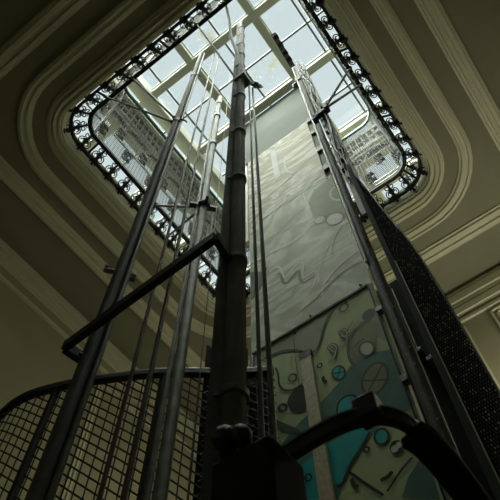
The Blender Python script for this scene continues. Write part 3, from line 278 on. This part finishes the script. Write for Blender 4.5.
# ---------------- upper frieze around the well opening, seen through the wire mesh
def frieze(name, a, b, fixed, axis, inward):
    """pale band with a row of small dark panes; runs a..b on the plane fixed"""
    f_ = MB(); p_ = MB(); o_ = inward
    def bx(mb, d0, d1, s0, s1, h0, h1):
        p, q = sorted((fixed + o_ * d0, fixed + o_ * d1))
        if axis == 'y': mb.box(s0, s1, p, q, Z(h0), Z(h1))
        else: mb.box(p, q, s0, s1, Z(h0), Z(h1))
    L0 = 8.55
    bx(p_, .0, .01, a, b, 9.1, 9.62)
    bx(f_, -.01, -.06, a, b, L0, 9.72)
    for h0, h1 in ((9.04, 9.10), (9.34, 9.38), (9.62, 9.72), (8.86, 8.92), (L0, 8.60)): bx(f_, -.01, .04, a, b, h0, h1)
    n = int((b - a) / .11)
    for i in range(n + 1):
        s = a + (b - a) * i / n; bx(f_, 0, .035 if i % 4 else .05, s - .012, s + .012, 9.1, 9.62)
    n2 = max(2, int((b - a) / .42))
    for i in range(n2):                       # shallow arches under the panes
        s = a + (b - a) * (i + .5) / n2; R = (b - a) / n2 * .46; pts = []
        for k in range(9):
            t = PI * k / 8; q = s + R * math.cos(t); h = 8.62 + .22 * math.sin(t)
            pts.append((q, fixed + o_ * .02, Z(h)) if axis == 'y' else (fixed + o_ * .02, q, Z(h)))
        p_.tube(pts, .022, 6)
    o = f_.build(name, 'frieze_paint'); tag(o, kind='structure'); p_.build('dark_pane', 'dark_pane', o)
frieze('trim_6', .5, 3.25, 2.94, 'y', -1)
frieze('trim_7', -.15, 2.6, 3.52, 'x', -1)

# ================================================================== WELL RAILING
rl = empty('well_railing', (1.9, 1.34, Z(7.1)), 'black wrought iron railing with scrolls and wire mesh around the ceiling opening', 'railing')
LOW = [(x, y, Z(7.17)) for x, y in rrect(.22, 3.58, -.32, 3.01, .36, 10)]
UPr = (.38, 3.41, -.20, 2.85, .27)
UP = [(x, y, Z(7.36)) for x, y in rrect(*UPr, 10)]
m = MB(); m.ribbon(LOW, .035, .05, True); m.build('lower_rail', 'iron', rl)
m = MB(); m.ribbon(UP, .05, .055, True); m.build('handrail', 'iron', rl)
def along(path, step, start=0.0):
    """points at even spacing on a closed path -> (point, outward normal)"""
    out = []; N = len(path); tot = 0; segs = []
    for i in range(N):
        a = Vector(path[i]); b = Vector(path[(i + 1) % N]); segs.append((a, b, (b - a).length)); tot += segs[-1][2]
    n = round(tot / step); st = tot / n; s = start % st; acc = 0; k = 0
    for a, b, l in segs:
        while l > 0 and s + k * st < acc + l and k < n:
            t = (s + k * st - acc) / l; d = (b - a).normalized(); out.append((a.lerp(b, t), Vector((d.y, -d.x, 0)))); k += 1
        acc += l
    return out
def frame_at(o, p, n, parent):
    o.parent = parent; o.matrix_parent_inverse = Matrix.Translation(parent.location).inverted()
    o.matrix_basis = Matrix.Translation(p) @ Matrix.Rotation(math.atan2(n.y, n.x), 4, 'Z')
# one bracket: local +x points outward (towards the slab)
m = MB()
m.tube([(.09, 0, -.10), (.05, 0, -.09), (.02, 0, -.05), (0, 0, 0), (-.06, 0, .06), (-.15, 0, .19)], .017, 6)
m.ball((.085, 0, -.115), .05); m.ball((.045, 0, -.08), .034); m.ball((-.01, 0, .0), .045, 1.2); m.ball((-.06, 0, .07), .028)
m.tube([(.02, -.035, .0), (.05, -.05, -.03), (.09, -.035, -.055)], .01, 5); m.tube([(.02, .035, .0), (.05, .05, -.03), (.09, .035, -.055)], .01, 5)
brk = m.build('bracket', 'iron', rl, smooth=True)
m = MB()
def spiral(m, cy, cz, R, turn, sg, r=.008):
    pts = []
    for k in range(15):
        t = k / 14; a = sg * turn * 2 * PI * t + PI / 2; rr = R * (1 - .72 * t)
        y = cy + sg * 0 + rr * math.cos(a); z = cz + rr * math.sin(a); pts.append((-.16 * (z / .20), y, z))
    m.tube(pts, r, 5)
spiral(m, -.045, .06, .048, 1.3, 1); spiral(m, .045, .06, .048, 1.3, -1); spiral(m, -.035, .145, .04, 1.2, -1); spiral(m, .035, .145, .04, 1.2, 1)
for k in range(7):
    a = 2 * PI * k / 7; m.ball((-.07, .034 * math.cos(a), .09 + .034 * math.sin(a)), .019, n=6, m=4)
scr = m.build('scroll', 'iron_grey', rl, smooth=True)
pts_l = along(LOW, .245)
for i, (p, n) in enumerate(pts_l):
    for src in (brk, scr):
        o = src if i == 0 else src.copy()
        if i: COL.objects.link(o)
        q = p + Vector((-n.y, n.x, 0)) * (.10 if src is scr else 0) if False else p
        frame_at(o, q, n, rl)
# flat stays between the two rails
for p, n in along(LOW, .98, .12):
    m = MB(); m.bar(p, p - n * .16 + Vector((0, 0, .19)), .03, .012); m.build('stay', 'iron', rl)
# wire mesh rising from the handrail
def straight(path, step):
    return [p for p, n in along(path, step)]
wall_path = [(x, y, 0) for x, y in rrect(*UPr, 10)]
def keep(p): return True
m = MB()
V = along(wall_path, .052)
for p, n in V:
    m.bar((p.x, p.y, Z(7.38)), (p.x, p.y, Z(9.72)), .0065, .0065)
for k in range(0, 45):
    h = 7.40 + k * .052
    m.ribbon([(x, y, Z(h)) for x, y, _ in wall_path], .0065, .0065, True)
m.build('wire_mesh', 'mesh_wire', rl)
m = MB()
for p, n in along(wall_path, 1.12, .62): m.tube([(p.x + n.x * .02, p.y + n.y * .02, Z(7.34)), (p.x + n.x * .02, p.y + n.y * .02, Z(9.75))], .024, 8)
m.build('mesh_post', 'bright_steel', rl, smooth=True)
m = MB(); m.ribbon([(x, y, Z(9.78)) for x, y in rrect(*UPr, 10)], .04, .07, True); m.build('top_frame', 'teal_frame', rl)
# cast flowers fixed on the mesh
m = MB(); rnd = random.Random(4)
def flower(m, cy, cz, s):
    m.ball((0, cy, cz), .03 * s, n=7, m=5)
    for k in range(6):
        a = 2 * PI * k / 6 + .3; m.ball((0, cy + .052 * s * math.cos(a), cz + .052 * s * math.sin(a)), .024 * s, n=6, m=4)
flower(m, 0, .36, 1.15); flower(m, .03, .22, .9); flower(m, -.035, .12, .8); flower(m, .02, .03, .7)
m.tube([(0, 0, -.12), (0, .012, .0), (0, -.01, .15), (0, 0, .34)], .009, 5)
for s in (-1, 1):
    for z0 in (.0, .1, .26): m.tube([(0, 0, z0), (0, s * .06, z0 + .05), (0, s * .09, z0 + .03), (0, s * .08, z0)], .011, 5)
m.v = [(x * .8, y * .8, z * .8) for x, y, z in m.v]
fl0 = m.build('cast_flower', 'iron_grey', rl, smooth=True)
for i, (p, n) in enumerate(along(wall_path, .235, .1)):
    o = fl0 if i == 0 else fl0.copy()
    if i: COL.objects.link(o)
    frame_at(o, Vector((p.x, p.y, Z(7.60 + (.42 if i % 2 else 0)))), n, rl)

# ================================================================== PAINTED LIFT WALL
X0 = 2.30
def artpanel(name, parent, y0, y1, h0, h1, base, layers, extra=None):
    mats = [base]; m = MB(); m.box(X0, X0 + .04, y0, y1, Z(h0), Z(h1))
    for i, (mt, kind, pts, wd) in enumerate(layers):
        if mt not in mats: mats.append(mt)
        m.k = mats.index(mt); x = X0 - .0015 - i * .00012
        def clampv(q): return (x, min(max(q[0], y0 + .003), y1 - .003), Z(min(max(q[1], h0 + .003), h1 - .003)))
        if kind == 'poly':
            vs = [clampv(q) for q in pts]; tris = tessellate_polygon([[Vector(v) for v in vs]]); m.add(vs, tris)
        else:
            ps = [Vector((0, a, b)) for a, b in pts]; N = len(ps); cl = kind == 'ring'
            if not cl and N > 2:                    # smooth the brush stroke
                for _ in range(2):
                    q = [ps[0]]
                    for a, b in zip(ps, ps[1:]): q += [a.lerp(b, .25), a.lerp(b, .75)]
                    ps = q + [ps[-1]]
                N = len(ps)
            vs = []
            for k, p_ in enumerate(ps):
                a = ps[(k - 1) % N] if (cl or k) else p_; b = ps[(k + 1) % N] if (cl or k < N - 1) else p_
                d = (b - a).normalized(); nn = Vector((0, -d.z, d.y)); ww = wd / 2
                if not cl and kind == 'line' and N > 4: ww *= .6 + .4 * math.sin(PI * (k + .5) / N) ** .5
                vs += [clampv((p_.y + nn.y * ww, p_.z + nn.z * ww)), clampv((p_.y - nn.y * ww, p_.z - nn.z * ww))]
            m.add(vs, [(2 * k, 2 * k + 1, (2 * k + 3) % (2 * N), (2 * k + 2) % (2 * N)) for k in range(N if cl else N - 1)])
    o = m.build(name, mats, parent)
    # keep painted faces looking out of the wall
    return o
lw = empty('painted_lift_wall', (X0, 1.12, 0), 'tall grey green lift shaft wall painted with swirls and teal shapes', 'mural')
low, mid, brown = [], [], []
for A_ in ART:
    hc = sum(q[1] for q in A_[2]) / len(A_[2]); (low if hc < 3.66 else mid if hc < 5.92 else brown).append(A_)
o = artpanel('painted_panel', lw, .605, 1.645, -CZ, 3.648, 'panel_green', low); o['label'] = 'lowest panel, green with teal shapes and black outlines'
o = artpanel('painted_panel', lw, .575, 1.655, 3.662, 5.915, 'panel_marble', mid); o['label'] = 'middle panel, pale sage with white swirls'
o = artpanel('painted_panel', lw, .635, 1.655, 5.925, 8.12, 'panel_brown', brown); o['label'] = 'brownish marbled panel with a painted white reflection'
o = artpanel('plain_panel', lw, .48, 1.70, 8.13, 10.2, 'panel_plain', []); o['label'] = 'plain grey topmost panel'
m = MB(); m.box(X0 + .04, X0 + .12, .60, .66, 0, Z(10.2)); m.box(X0 + .04, X0 + .12, 1.58, 1.64, 0, Z(10.2)); m.build('backing_frame', 'iron', lw)
m = MB(); m.box(X0 - .012, X0 + .04, .580, .596, 0, Z(3.65)); m.build('edge_strip', 'art_greymid', lw)
m = MB(); m.box(X0 - .013, X0 + .03, .598, .609, 0, Z(3.65)); m.build('edge_joint', 'art_black', lw)
m = MB(); m.box(X0 - .012, X0 + .03, .605, 1.645, Z(3.640), Z(3.663)); m.build('panel_joint', 'art_black', lw)
for y, h in [(1.60, 3.72), (1.1, 3.70), (.66, 3.71), (1.60, 5.86), (.63, 5.86), (1.25, 3.61), (.8, 3.61)]: m = MB(); m.ball((X0 - .003, y, Z(h)), .010, n=8, m=5); m.build('bolt', 'iron', lw)
m = MB(); m.box(X0 - .03, X0 - .004, 1.138, 1.222, 0, Z(3.235)); o = m.build('wooden_slat', 'slot_wood', lw); o['label'] = 'pale upright slat over the lowest panel'
m = MB(); m.box(X0 - .032, X0 - .002, 1.134, 1.226, Z(3.235), Z(3.30)); m.build('slat_cap', 'iron', lw)
m = MB(); m.box(X0 - .004, X0 + .03, .49, .62, Z(5.9), Z(8.12)); m.build('bracket_strip', 'panel_plain', lw)
for h in (8.0, 7.45, 6.75, 6.12):
    m = MB(); m.box(X0 - .04, X0 - .005, .54, .625, Z(h - .10), Z(h + .04)); m.build('bracket_block', 'iron', lw)
for h in (3.25, 2.55):
    m = MB(); m.box(X0 - .05, X0, .48, .60, Z(h), Z(h + .05)); m.build('tie_bar', 'iron_grey', lw)
# left flank of the shaft: a narrow timber post and fittings
m = MB(); m.box(X0 + .02, X0 + .07, 1.68, 1.76, Z(5.7), Z(8.1)); m.build('side_post', 'slot_wood', lw)

# ================================================================== GUIDE RAILS AND POLES
def pole(name, x, y, h0, h1, rad, mt, label, cat, group=None, kind='round', ang=0, joints=()):
    r_ = empty(name, (x, y, max(0, Z(h0))), label, cat, group)
    m = MB(); 
    if kind == 'round': m.tube([(x, y, Z(h0)), (x, y, Z(h1))], rad, 20); m.build('tube', mt, r_, smooth=True)
    else:                                     # T section guide rail
        c, s = math.cos(ang), math.sin(ang)
        def rb(a0, a1, b0, b1):
            vs = [(x + a * c - b * s, y + a * s + b * c, z) for z in (Z(h0), Z(h1)) for b in (b0, b1) for a in (a0, a1)]
            m.add(vs, [(0, 2, 3, 1), (4, 5, 7, 6), (0, 1, 5, 4), (2, 6, 7, 3), (0, 4, 6, 2), (1, 3, 7, 5)])
        rb(-.008, .008, -rad, rad); rb(.004, .05, -.0065, .0065); m.build('rail', mt, r_, bevel=.003)
    return r_
# left pole with rail clamp
p1 = pole('guide_rail', .90, 1.543, -CZ, 10.15, .034, 'dark_steel', 'long steel guide rail, leftmost of the shaft, crossing the dark arm', 'lift rail')
m = MB(); m.tube([(.925, 1.50, 0), (.925, 1.50, Z(10.1))], .014, 10); m.build('conduit', 'iron_grey', p1, smooth=True)
for s in (-1, 1):
    a = math.atan2(1.543, .9) + PI / 2; d = Vector((math.cos(a), math.sin(a), 0)) * s
    c = Vector((.90, 1.543, Z(2.86))) + d * .055; m = MB()
    m.bar(c - Vector((0, 0, .012)), c + d * .035 - Vector((0, 0, .012)), .03, .008); m.bar(c + Vector((0, 0, .02)), c + d * .035 + Vector((0, 0, .02)), .03, .008)
    m.bar(c + d * .015 - Vector((0, 0, .035)), c + d * .015 + Vector((0, 0, .045)), .0065, .0065); m.bar(c - d * .05, c + d * .015, .03, .014)
    m.build('clamp', 'old_steel', p1, bevel=.0015)
for h in (6.0, 8.3):
    m = MB(); m.tube([(.90, 1.543, Z(h - .05)), (.90, 1.543, Z(h + .05))], .042, 14); m.tube([(.90, 1.50, Z(h)), (.955, 1.46, Z(h)), (.955, 1.45, Z(h - .06))], .010, 6); m.build('clamp', 'iron_grey', p1, smooth=True)
# second pole
p2 = pole('guide_rail', 1.664, 1.762, -CZ, 9.75, .038, 'old_steel', 'long steel guide rail with a wooden tip just left of the column', 'lift rail')
m = MB(); m.tube([(1.664, 1.762, Z(9.75)), (1.664, 1.762, Z(10.2))], .05, 14); o = m.build('wooden_tip', 'slot_wood', p2, smooth=True)
m = MB(); m.tube([(1.62, 1.80, 0), (1.62, 1.80, Z(9.3))], .016, 8); m.build('conduit', 'old_steel', p2, smooth=True)
for h in (9.0, 7.6):
    m = MB(); m.tube([(1.664, 1.762, Z(h - .04)), (1.664, 1.762, Z(h + .04))], .052, 12); m.build('collar', 'iron_grey', p2, smooth=True)
m = MB()
m.ball((1.66, 1.76, Z(5.53)), .07); m.bar((1.55, 1.85, Z(5.5)), (1.78, 1.68, Z(5.55)), .05, .05); m.bar((1.60, 1.66, Z(5.47)), (1.72, 1.87, Z(5.58)), .03, .05)
m.build('clamp', 'iron', p2)
# centre column
CX, CY = .905, .715
col = empty('centre_column', (CX, CY, 0), 'thick dark central column of tube and channel with collars and pulley box', 'column')
m = MB(); m.tube([(CX, CY, 0), (CX, CY, Z(10.1))], .036, 24); m.build('tube', 'dark_steel', col, smooth=True)
vx, vy = -.63, .777     # direction across the line of sight, towards the left
c0 = Vector((CX + vx * .055, CY + vy * .055, 0))
def slab(m, c, wd, dp, z0, z1, ang):
    d = Vector((math.cos(ang), math.sin(ang), 0)); e = Vector((-d.y, d.x, 0))
    vs = [c + d * a * wd / 2 + e * b * dp / 2 + Vector((0, 0, z)) for z in (z0, z1) for b in (-1, 1) for a in (-1, 1)]
    m.add(vs, [(0, 2, 3, 1), (4, 5, 7, 6), (0, 1, 5, 4), (2, 6, 7, 3), (0, 4, 6, 2), (1, 3, 7, 5)])
am = math.atan2(vy, vx)
m = MB(); slab(m, c0, .038, .008, 0, Z(10.0), am); slab(m, c0 + Vector((vx, vy, 0)) * .017 + Vector((vy, -vx, 0)) * .02, .006, .045, 0, Z(10.0), am)
slab(m, c0 - Vector((vx, vy, 0)) * .017 + Vector((vy, -vx, 0)) * .02, .006, .045, 0, Z(10.0), am)
m.build('channel', 'dark_steel', col)
for h in (1.3, 2.1, 3.03, 3.92, 4.96, 6.3, 6.95, 7.7, 8.5, 9.3):
    if h < 10: 
        m = MB(); m.tube([(CX, CY, Z(h - .014)), (CX, CY, Z(h + .014))], .044, 20); m.bar((CX + vx * .045, CY + vy * .045, Z(h)), (CX + vx * .06, CY + vy * .06, Z(h)), .03, .02)
        m.build('collar', 'iron_grey', col, smooth=True)
m = MB(); m.box(CX - .055, CX + .075, CY - .075, CY + .045, Z(5.56), Z(5.64)); m.build('pulley_box', 'old_steel', col, bevel=.005)
# pulley wheel beside the box
pc = Vector((1.01, .62, Z(5.56)))
m = MB(); dv = Vector((.8, -.6, 0)).normalized(); pts = [pc + dv * .06 * math.cos(t * PI / 12) + Vector((0, 0, .06 * math.sin(t * PI / 12))) for t in range(24)]
m.tube(pts, .011, 8, closed=True); m.bar(pc - dv * .07, pc + dv * .07, .012, .012); m.bar(pc - Vector((0, 0, .07)), pc + Vector((0, 0, .07)), .012, .012); m.tube([pc - dv.cross(Vector((0, 0, 1))) * .03, pc + dv.cross(Vector((0, 0, 1))) * .03], .018, 10)
m.build('pulley_wheel', 'teal_frame', col, smooth=True)
# ropes
def rope(name, pts, r, mt, label, cat='cable', group=None):
    m = MB(); m.tube(pts, r, 8); return tag(m.build(name, mt, smooth=True), label, cat, group)
rope('lift_rope', [(.965, .665, 0), (.965, .665, Z(5.50))], .0075, 'rope', 'left of the two steel ropes hanging from the pulley before the painted wall')
rope('lift_rope', [(1.008, .655, 0), (1.008, .655, Z(5.50))], .0095, 'rope', 'thicker right one of two ropes hanging from the pulley')
rope('lift_rope', [(1.02, 1.365, 0), (1.02, 1.365, Z(10.2))], .0095, 'copper_rope', 'left of two long brownish ropes between the steel guide rails')
rope('lift_rope', [(1.075, 1.31, 0), (1.075, 1.31, Z(10.2))], .0115, 'copper_rope', 'right of two long brownish ropes between the steel guide rails')
rope('hanging_wire', [(1.35, 1.28, Z(1.2)), (1.35, 1.28, Z(10.3))], .0028, 'rope', 'hair thin wire hanging just left of the centre column', 'wire')
rope('power_conduit', [P(.012, .052, 9.4), P(.048, .073, 9.0), P(.075, .085, 8.3), P(.1, .1, 7.4), P(.132, .108, 6.4), P(.160, .117, 5.66)], .018, 'iron', 'curved dark conduit dropping from the top edge onto the pulley box', 'conduit')
# bracing rods
def rod(a, b, label, r=.013, mt='old_steel', group=None):
    m = MB(); m.tube([a, b], r, 8); m.ball(a, r * 1.9, n=8, m=5); m.ball(b, r * 1.9, n=8, m=5)
    return tag(m.build('bracing_rod', mt, smooth=True), label, 'rod', group)
j1 = Vector((.90, 1.543, Z(6.0)))
rod(Vector((.33, 2.40, Z(7.36))), j1 + Vector((-.03, .03, -.03)), 'lower of two thin rods from the left guide rail to the railing', .012)
rod(Vector((.36, 1.98, Z(7.36))), j1 + Vector((-.04, .0, .03)), 'upper of two thin rods from the left guide rail to the railing', .012)
j2 = Vector((1.64, 1.80, Z(5.52)))
rod(Vector((1.82, 2.86, Z(7.36))), j2, 'pale flat rod from the wooden-tipped guide rail to the left railing', .016)
rod(Vector((2.16, 2.88, Z(7.0))), j2 + Vector((.03, 0, 0)), 'dark lower rod from the wooden-tipped guide rail to the left railing', .014, 'iron_grey')
rod(Vector((.36, .96, Z(7.36))), Vector((.87, .74, Z(5.62))), 'straight rod from the upper left railing down to the pulley box', .011, 'copper_rope')

# flat arm between column and left pole
m = MB()
pth = [(.90, .735, Z(2.1)), (.765, .715, Z(2.1)), (.79, 1.575, Z(2.1)), (.875, 1.56, Z(2.1))]
for a, b in zip(pth, pth[1:]): m.bar(a, b, .03, .055)
arm = empty('bracket_arm', (.78, 1.1, Z(2.07)), 'black flat iron arm joining the left guide rail to the column', 'bracket')
m.build('flat_bar', 'iron', arm, bevel=.002)
m = MB(); m.ball((.885, .725, Z(2.1)), .03); m.ball((.87, 1.56, Z(2.1)), .022); m.build('bolt', 'iron', arm, smooth=True)

# ---------------- right hand rails
def part(name, mt, root_, *boxes, bevel=0):
    m = MB()
    for q in boxes: m.box(*q)
    return m.build(name, mt, root_, bevel=bevel)
t1 = pole('guide_rail', 1.90, .422, -CZ, 9.9, .035, 'dark_steel', 'round steel guide rail running along the right edge of the painted wall', 'lift rail')
m = MB(); m.tube([(1.866, .447, Z(3.2)), (1.866, .447, Z(9.9))], .012, 8); m.build('conduit', 'bright_steel', t1, smooth=True)
part('clamp', 'iron_grey', t1, (1.85, 1.95, .39, .47, Z(8.55), Z(8.75)), (1.86, 1.93, .47, .53, Z(8.5), Z(8.56)), (1.87, 1.90, .52, .54, Z(8.42), Z(8.62)), bevel=.004)
for k in range(34):
    m = MB(); m.ball((1.868, .402 + (.008 if k % 3 else 0), Z(.5 + k * .12)), .006, n=6, m=4); m.build('rivet', 'bright_steel', t1)
sb = empty('steel_channel', (1.76, .29, Z(4.2)), 'pale steel channel with clips and loose cables rising above the perforated screen', 'lift rail')
part('channel', 'old_steel', sb, (1.77, 1.78, .25, .345, Z(3.6), Z(8.9)), (1.745, 1.77, .25, .257, Z(3.6), Z(8.9)), bevel=.002)
part('web', 'old_steel', sb, (1.745, 1.77, .335, .345, Z(4.4), Z(8.9)))
rnd = random.Random(2)
for k in range(24):
    h = 4.0 + k * .205; y = rnd.choice((.262, .30, .31)); part('clip', 'iron', sb, (1.735, 1.77, y, y + .03, Z(h), Z(h + .05 + .06 * rnd.random())), bevel=.003)
for s in range(3):
    m = MB(); m.tube([(1.735 + .012 * math.sin(k * 1.1 + s), .295 + .028 * math.sin(k * (.8 + .15 * s) + 2 * s), Z(4.1 + k * .26)) for k in range(20)], .006 if s else .009, 7); m.build('cable', ('iron', 'iron', 'iron_grey')[s], sb, smooth=True)
part('clamp', 'iron', sb, (1.70, 1.76, .21, .40, Z(5.97), Z(6.05)), (1.67, 1.74, .205, .25, Z(5.93), Z(6.09)), (1.70, 1.77, .36, .41, Z(5.93), Z(6.09)), bevel=.006)
hb = empty('hoist_bar', (1.6, .40, Z(9.5)), 'short pale steel bar with clips under the glass roof above the right guide rail', 'bar')
m = MB(); m.bar(P(.135, .041, 9.9), P(.193, .045, 9.4), .08, .06); m.build('bar', 'old_steel', hb)
for t in (.1, .35, .6, .8):
    m = MB(); q = P(.135, .041, 9.9).lerp(P(.193, .045, 9.4), t); m.box(q.x - .05, q.x + .03, q.y - .05, q.y + .03, q.z - .06, q.z - .01); m.build('clip', 'iron', hb)
rod(Vector((1.70, .225, Z(6.03))), Vector((1.86, -.215, Z(7.36))), 'upper of two rods from the right clamp to the right railing', .015)
rod(Vector((1.70, .22, Z(5.98))), Vector((2.11, -.215, Z(7.36))), 'lower of two rods from the right clamp to the right railing', .015)

# ---------------- perforated screen on the right
ps = empty('perforated_screen', (1.7, .25, 0), 'tall black perforated metal screen with a sloping top on the right', 'screen')
XS = 1.70
top = [(.262, 4.15), (.25, 4.0), (.215, 3.6), (.19, 3.3), (.165, 3.05), (.145, 2.84), (.134, 2.6), (.128, 2.3)]
m = MB(); vs = []
for x in (XS, XS + .004): vs += [(x, y, Z(h)) for y, h in top] + [(x, .122, 0), (x, .262, 0)]
n = len(top) + 2; fs = [tuple(range(n)), tuple(reversed(range(n, 2 * n)))] + [(i, (i + 1) % n, n + (i + 1) % n, n + i) for i in range(n)]
m.add(vs, fs); m.build('sheet', 'black_paint', ps)
m = MB()
def toph(y):
    for (a, ha), (b, hb_) in zip(top, top[1:]):
        if b <= y <= a: return hb_ + (ha - hb_) * (y - b) / (a - b)
    return 2.3
r_ = 0; h = .75
while h < 4.1:                       # raised rims of the punched holes
    y = .13 + (.0055 if r_ % 2 else 0)
    while y < .255:
        if h < toph(y) - .03:
            s = .0034; g = rnd.random() * .002; m.k = 1 if rnd.random() < .22 else 0
            m.add([(XS - .003, y - s, Z(h)), (XS - .001, y, Z(h - s * 2.2)), (XS - .003, y + s, Z(h)), (XS - .001, y, Z(h + s * 2.2)), (XS - .004 - g, y, Z(h))],
                  [(0, 1, 4), (1, 2, 4), (2, 3, 4), (3, 0, 4)])
        y += .011
    h += .017; r_ += 1
m.build('punched_rim', ['iron_grey', 'slot_wood'], ps)
m = MB(); m.tube([(XS - .005, y, Z(h)) for y, h in top] + [(XS - .005, .122, 0)], .005, 6); m.build('rim', 'iron_grey', ps, smooth=True)
part('frame_strip', 'teal_strip', ps, (XS - .012, XS + .01, .262, .294, 0, Z(4.3)), bevel=.003)
part('bright_edge', 'slot_wood', ps, (XS - .016, XS - .011, .258, .263, Z(1.2), Z(2.75)))
bd = empty('backing_board', (2.2, .45, 0), 'black board with a pale edge line behind the foot of the right guide rail', 'board')
part('board', 'black_paint', bd, (2.20, 2.23, .33, .543, 0, Z(3.38))); part('pale_edge', 'bright_steel', bd, (2.19, 2.2, .432, .438, Z(2.65), Z(3.3)))
for h, y in ((2.55, .40), (2.45, .35), (1.9, .46)): part('fixing', 'iron_grey', bd, (2.12, 2.2, y, y + .05, Z(h), Z(h + .03)), bevel=.003)

# ---------------- curved mesh fence at the lower left
fpts = [(1.40, 3.40), (1.31, 3.10), (1.29, 2.86), (1.38, 2.58), (1.50, 2.33), (1.66, 2.04), (1.80, 1.84), (1.90, 1.72), (2.05, 1.52), (2.14, 1.36)]
def smooth(pts, it=3):
    pts = [Vector((*p, 0)) for p in pts]
    for _ in range(it):
        q = [pts[0]]
        for a, b in zip(pts, pts[1:]): q += [a.lerp(b, .25), a.lerp(b, .75)]
        pts = q + [pts[-1]]
    return pts
fp = smooth(fpts, 3)
fe = empty('curved_fence', (1.5, 2.3, 0), 'curved black wire mesh balustrade in the lower left corner', 'fence')
HT = 3.1
def lift(pts, h): return [(p.x, p.y, Z(h)) for p in pts]
m = MB(); m.ribbon(lift(fp, HT), .05, .04); m.build('top_rail', 'iron', fe, bevel=.004)
m = MB(); m.tube([(p.x, p.y, Z(HT + .035)) for p in fp], .016, 8); m.build('handrail', 'old_steel', fe, smooth=True)
def resample(pts, step):
    out = []; acc = 0; nxt = 0
    for a, b in zip(pts, pts[1:]):
        l = (b - a).length
        while nxt <= acc + l: out.append(a.lerp(b, (nxt - acc) / l)); nxt += step
        acc += l
    return out
fs_ = resample(fp, .062); m = MB()
for p in fs_: m.tube([(p.x, p.y, Z(.9)), (p.x, p.y, Z(HT))], .0045, 5)
cum = [0]
for p, q in zip(fp, fp[1:]): cum.append(cum[-1] + (q - p).length)
for k in range(70):
    run = [(p.x, p.y, Z(.9 + k * .072 - .75 * c)) for p, c in zip(fp, cum) if .9 < .9 + k * .072 - .75 * c < HT]
    if len(run) > 1: m.ribbon(run, .008, .008)
m.build('wire_mesh', 'iron', fe)
for x, y in ((1.38, 2.60), (1.72, 1.95)):
    p = min(fp, key=lambda q: (q.x - x) ** 2 + (q.y - y) ** 2); m = MB(); m.box(p.x - .02, p.x + .02, p.y - .02, p.y + .02, 0, Z(HT)); m.build('post', 'iron', fe, bevel=.002)
# dark perforated boards standing behind the column
m = MB(); a_, b_ = Vector((1.88, 1.745, 0)), Vector((2.20, 1.42, 0))
vs = [a_ + Vector((0, 0, 0)), b_, b_ + Vector((0, 0, Z(3.12))), a_ + Vector((0, 0, Z(3.42)))]
nrm = Vector((.7, .7, 0)) * .01
m.add([v for v in vs] + [v + nrm for v in vs], [(0, 1, 2, 3), (7, 6, 5, 4), (0, 4, 5, 1), (1, 5, 6, 2), (2, 6, 7, 3), (3, 7, 4, 0)])
bb = empty('dark_screen', (2.03, 1.58, 0), 'dark punched metal screen behind the foot of the column', 'screen'); m.build('sheet', 'black_paint', bb)
m = MB(); d = (b_ - a_).normalized()
for i in range(13):
    for j in range(46):
        p = a_ + d * (.02 + i * .033) - nrm * .25; h = .9 + j * .047 + (.023 if i % 2 else 0)
        m.tube([p + Vector((0, 0, Z(h))), p + d * .014 + Vector((0, 0, Z(h + .012)))], .004, 5)
m.build('punched_rim', 'iron_grey', bb)
# pipes at the left edge of the painted wall
for i, (y, hh, mt) in enumerate(((1.62, 3.55, 'iron'), (1.55, 3.42, 'iron_grey'))):
    m = MB(); m.tube([(2.16, y, 0), (2.16, y, Z(hh))], .028 if i == 0 else .016, 10); tag(m.build('cable_pipe', mt, smooth=True), ['thick black pipe at the lower left edge of the painted wall', 'thin grey pipe beside the thick pipe left of the painted wall'][i], 'pipe')

# ---------------- blurred handrail close in front
hr = empty('near_handrail', (.54, .33, 0), 'dark humped iron handrail close in front at the bottom', 'handrail')
pts = [P(q[0] + .018, q[1], .6) for q in ((.918, .678), (.905, .627), (.895, .539), (.89, .453), (.894, .388), (.92, .324), (.969, .289), (1.048, .278), (1.162, .28), (1.298, .285), (1.514, .295), (1.9, .30))]
sm = [Vector(p) for p in pts]
for _ in range(2):
    q = [sm[0]]
    for a, b in zip(sm, sm[1:]): q += [a.lerp(b, .25), a.lerp(b, .75)]
    sm = q + [sm[-1]]
m = MB(); N_ = len(sm)
m.ribbon(sm, .015, .019); m.build('rail', 'iron', hr, bevel=.004)
m = MB(); m.ribbon([p + Vector((.016, -.004, -.012)) for p in sm[len(sm) // 2 + 1:]], .045, .018); m.build('rail_base', 'black_paint', hr, bevel=.004)
m = MB(); m.ribbon([p + Vector((-.002, 0, .0115)) for p in sm], .017, .004); m.build('rail_cap', 'iron_grey', hr)
c = P(.915, .655, .56); m = MB(); m.box(c.x - .035, c.x + .05, c.y - .05, c.y + .05, 0, c.z + .02); m.build('newel_post', 'black_paint', hr, bevel=.008)
for q, r_ in (((.785, .645), .020), ((.80, .61), .017), ((.82, .66), .016)):
    m = MB(); m.ball(P(*q, .6), r_); m.build('scroll_knob', 'iron', hr, smooth=True)
c = P(.90, .335, .62); m = MB(); m.box(c.x - .015, c.x + .015, c.y - .02, c.y + .015, c.z - .025, c.z + .012); m.build('bracket_block', 'iron', hr, bevel=.003)
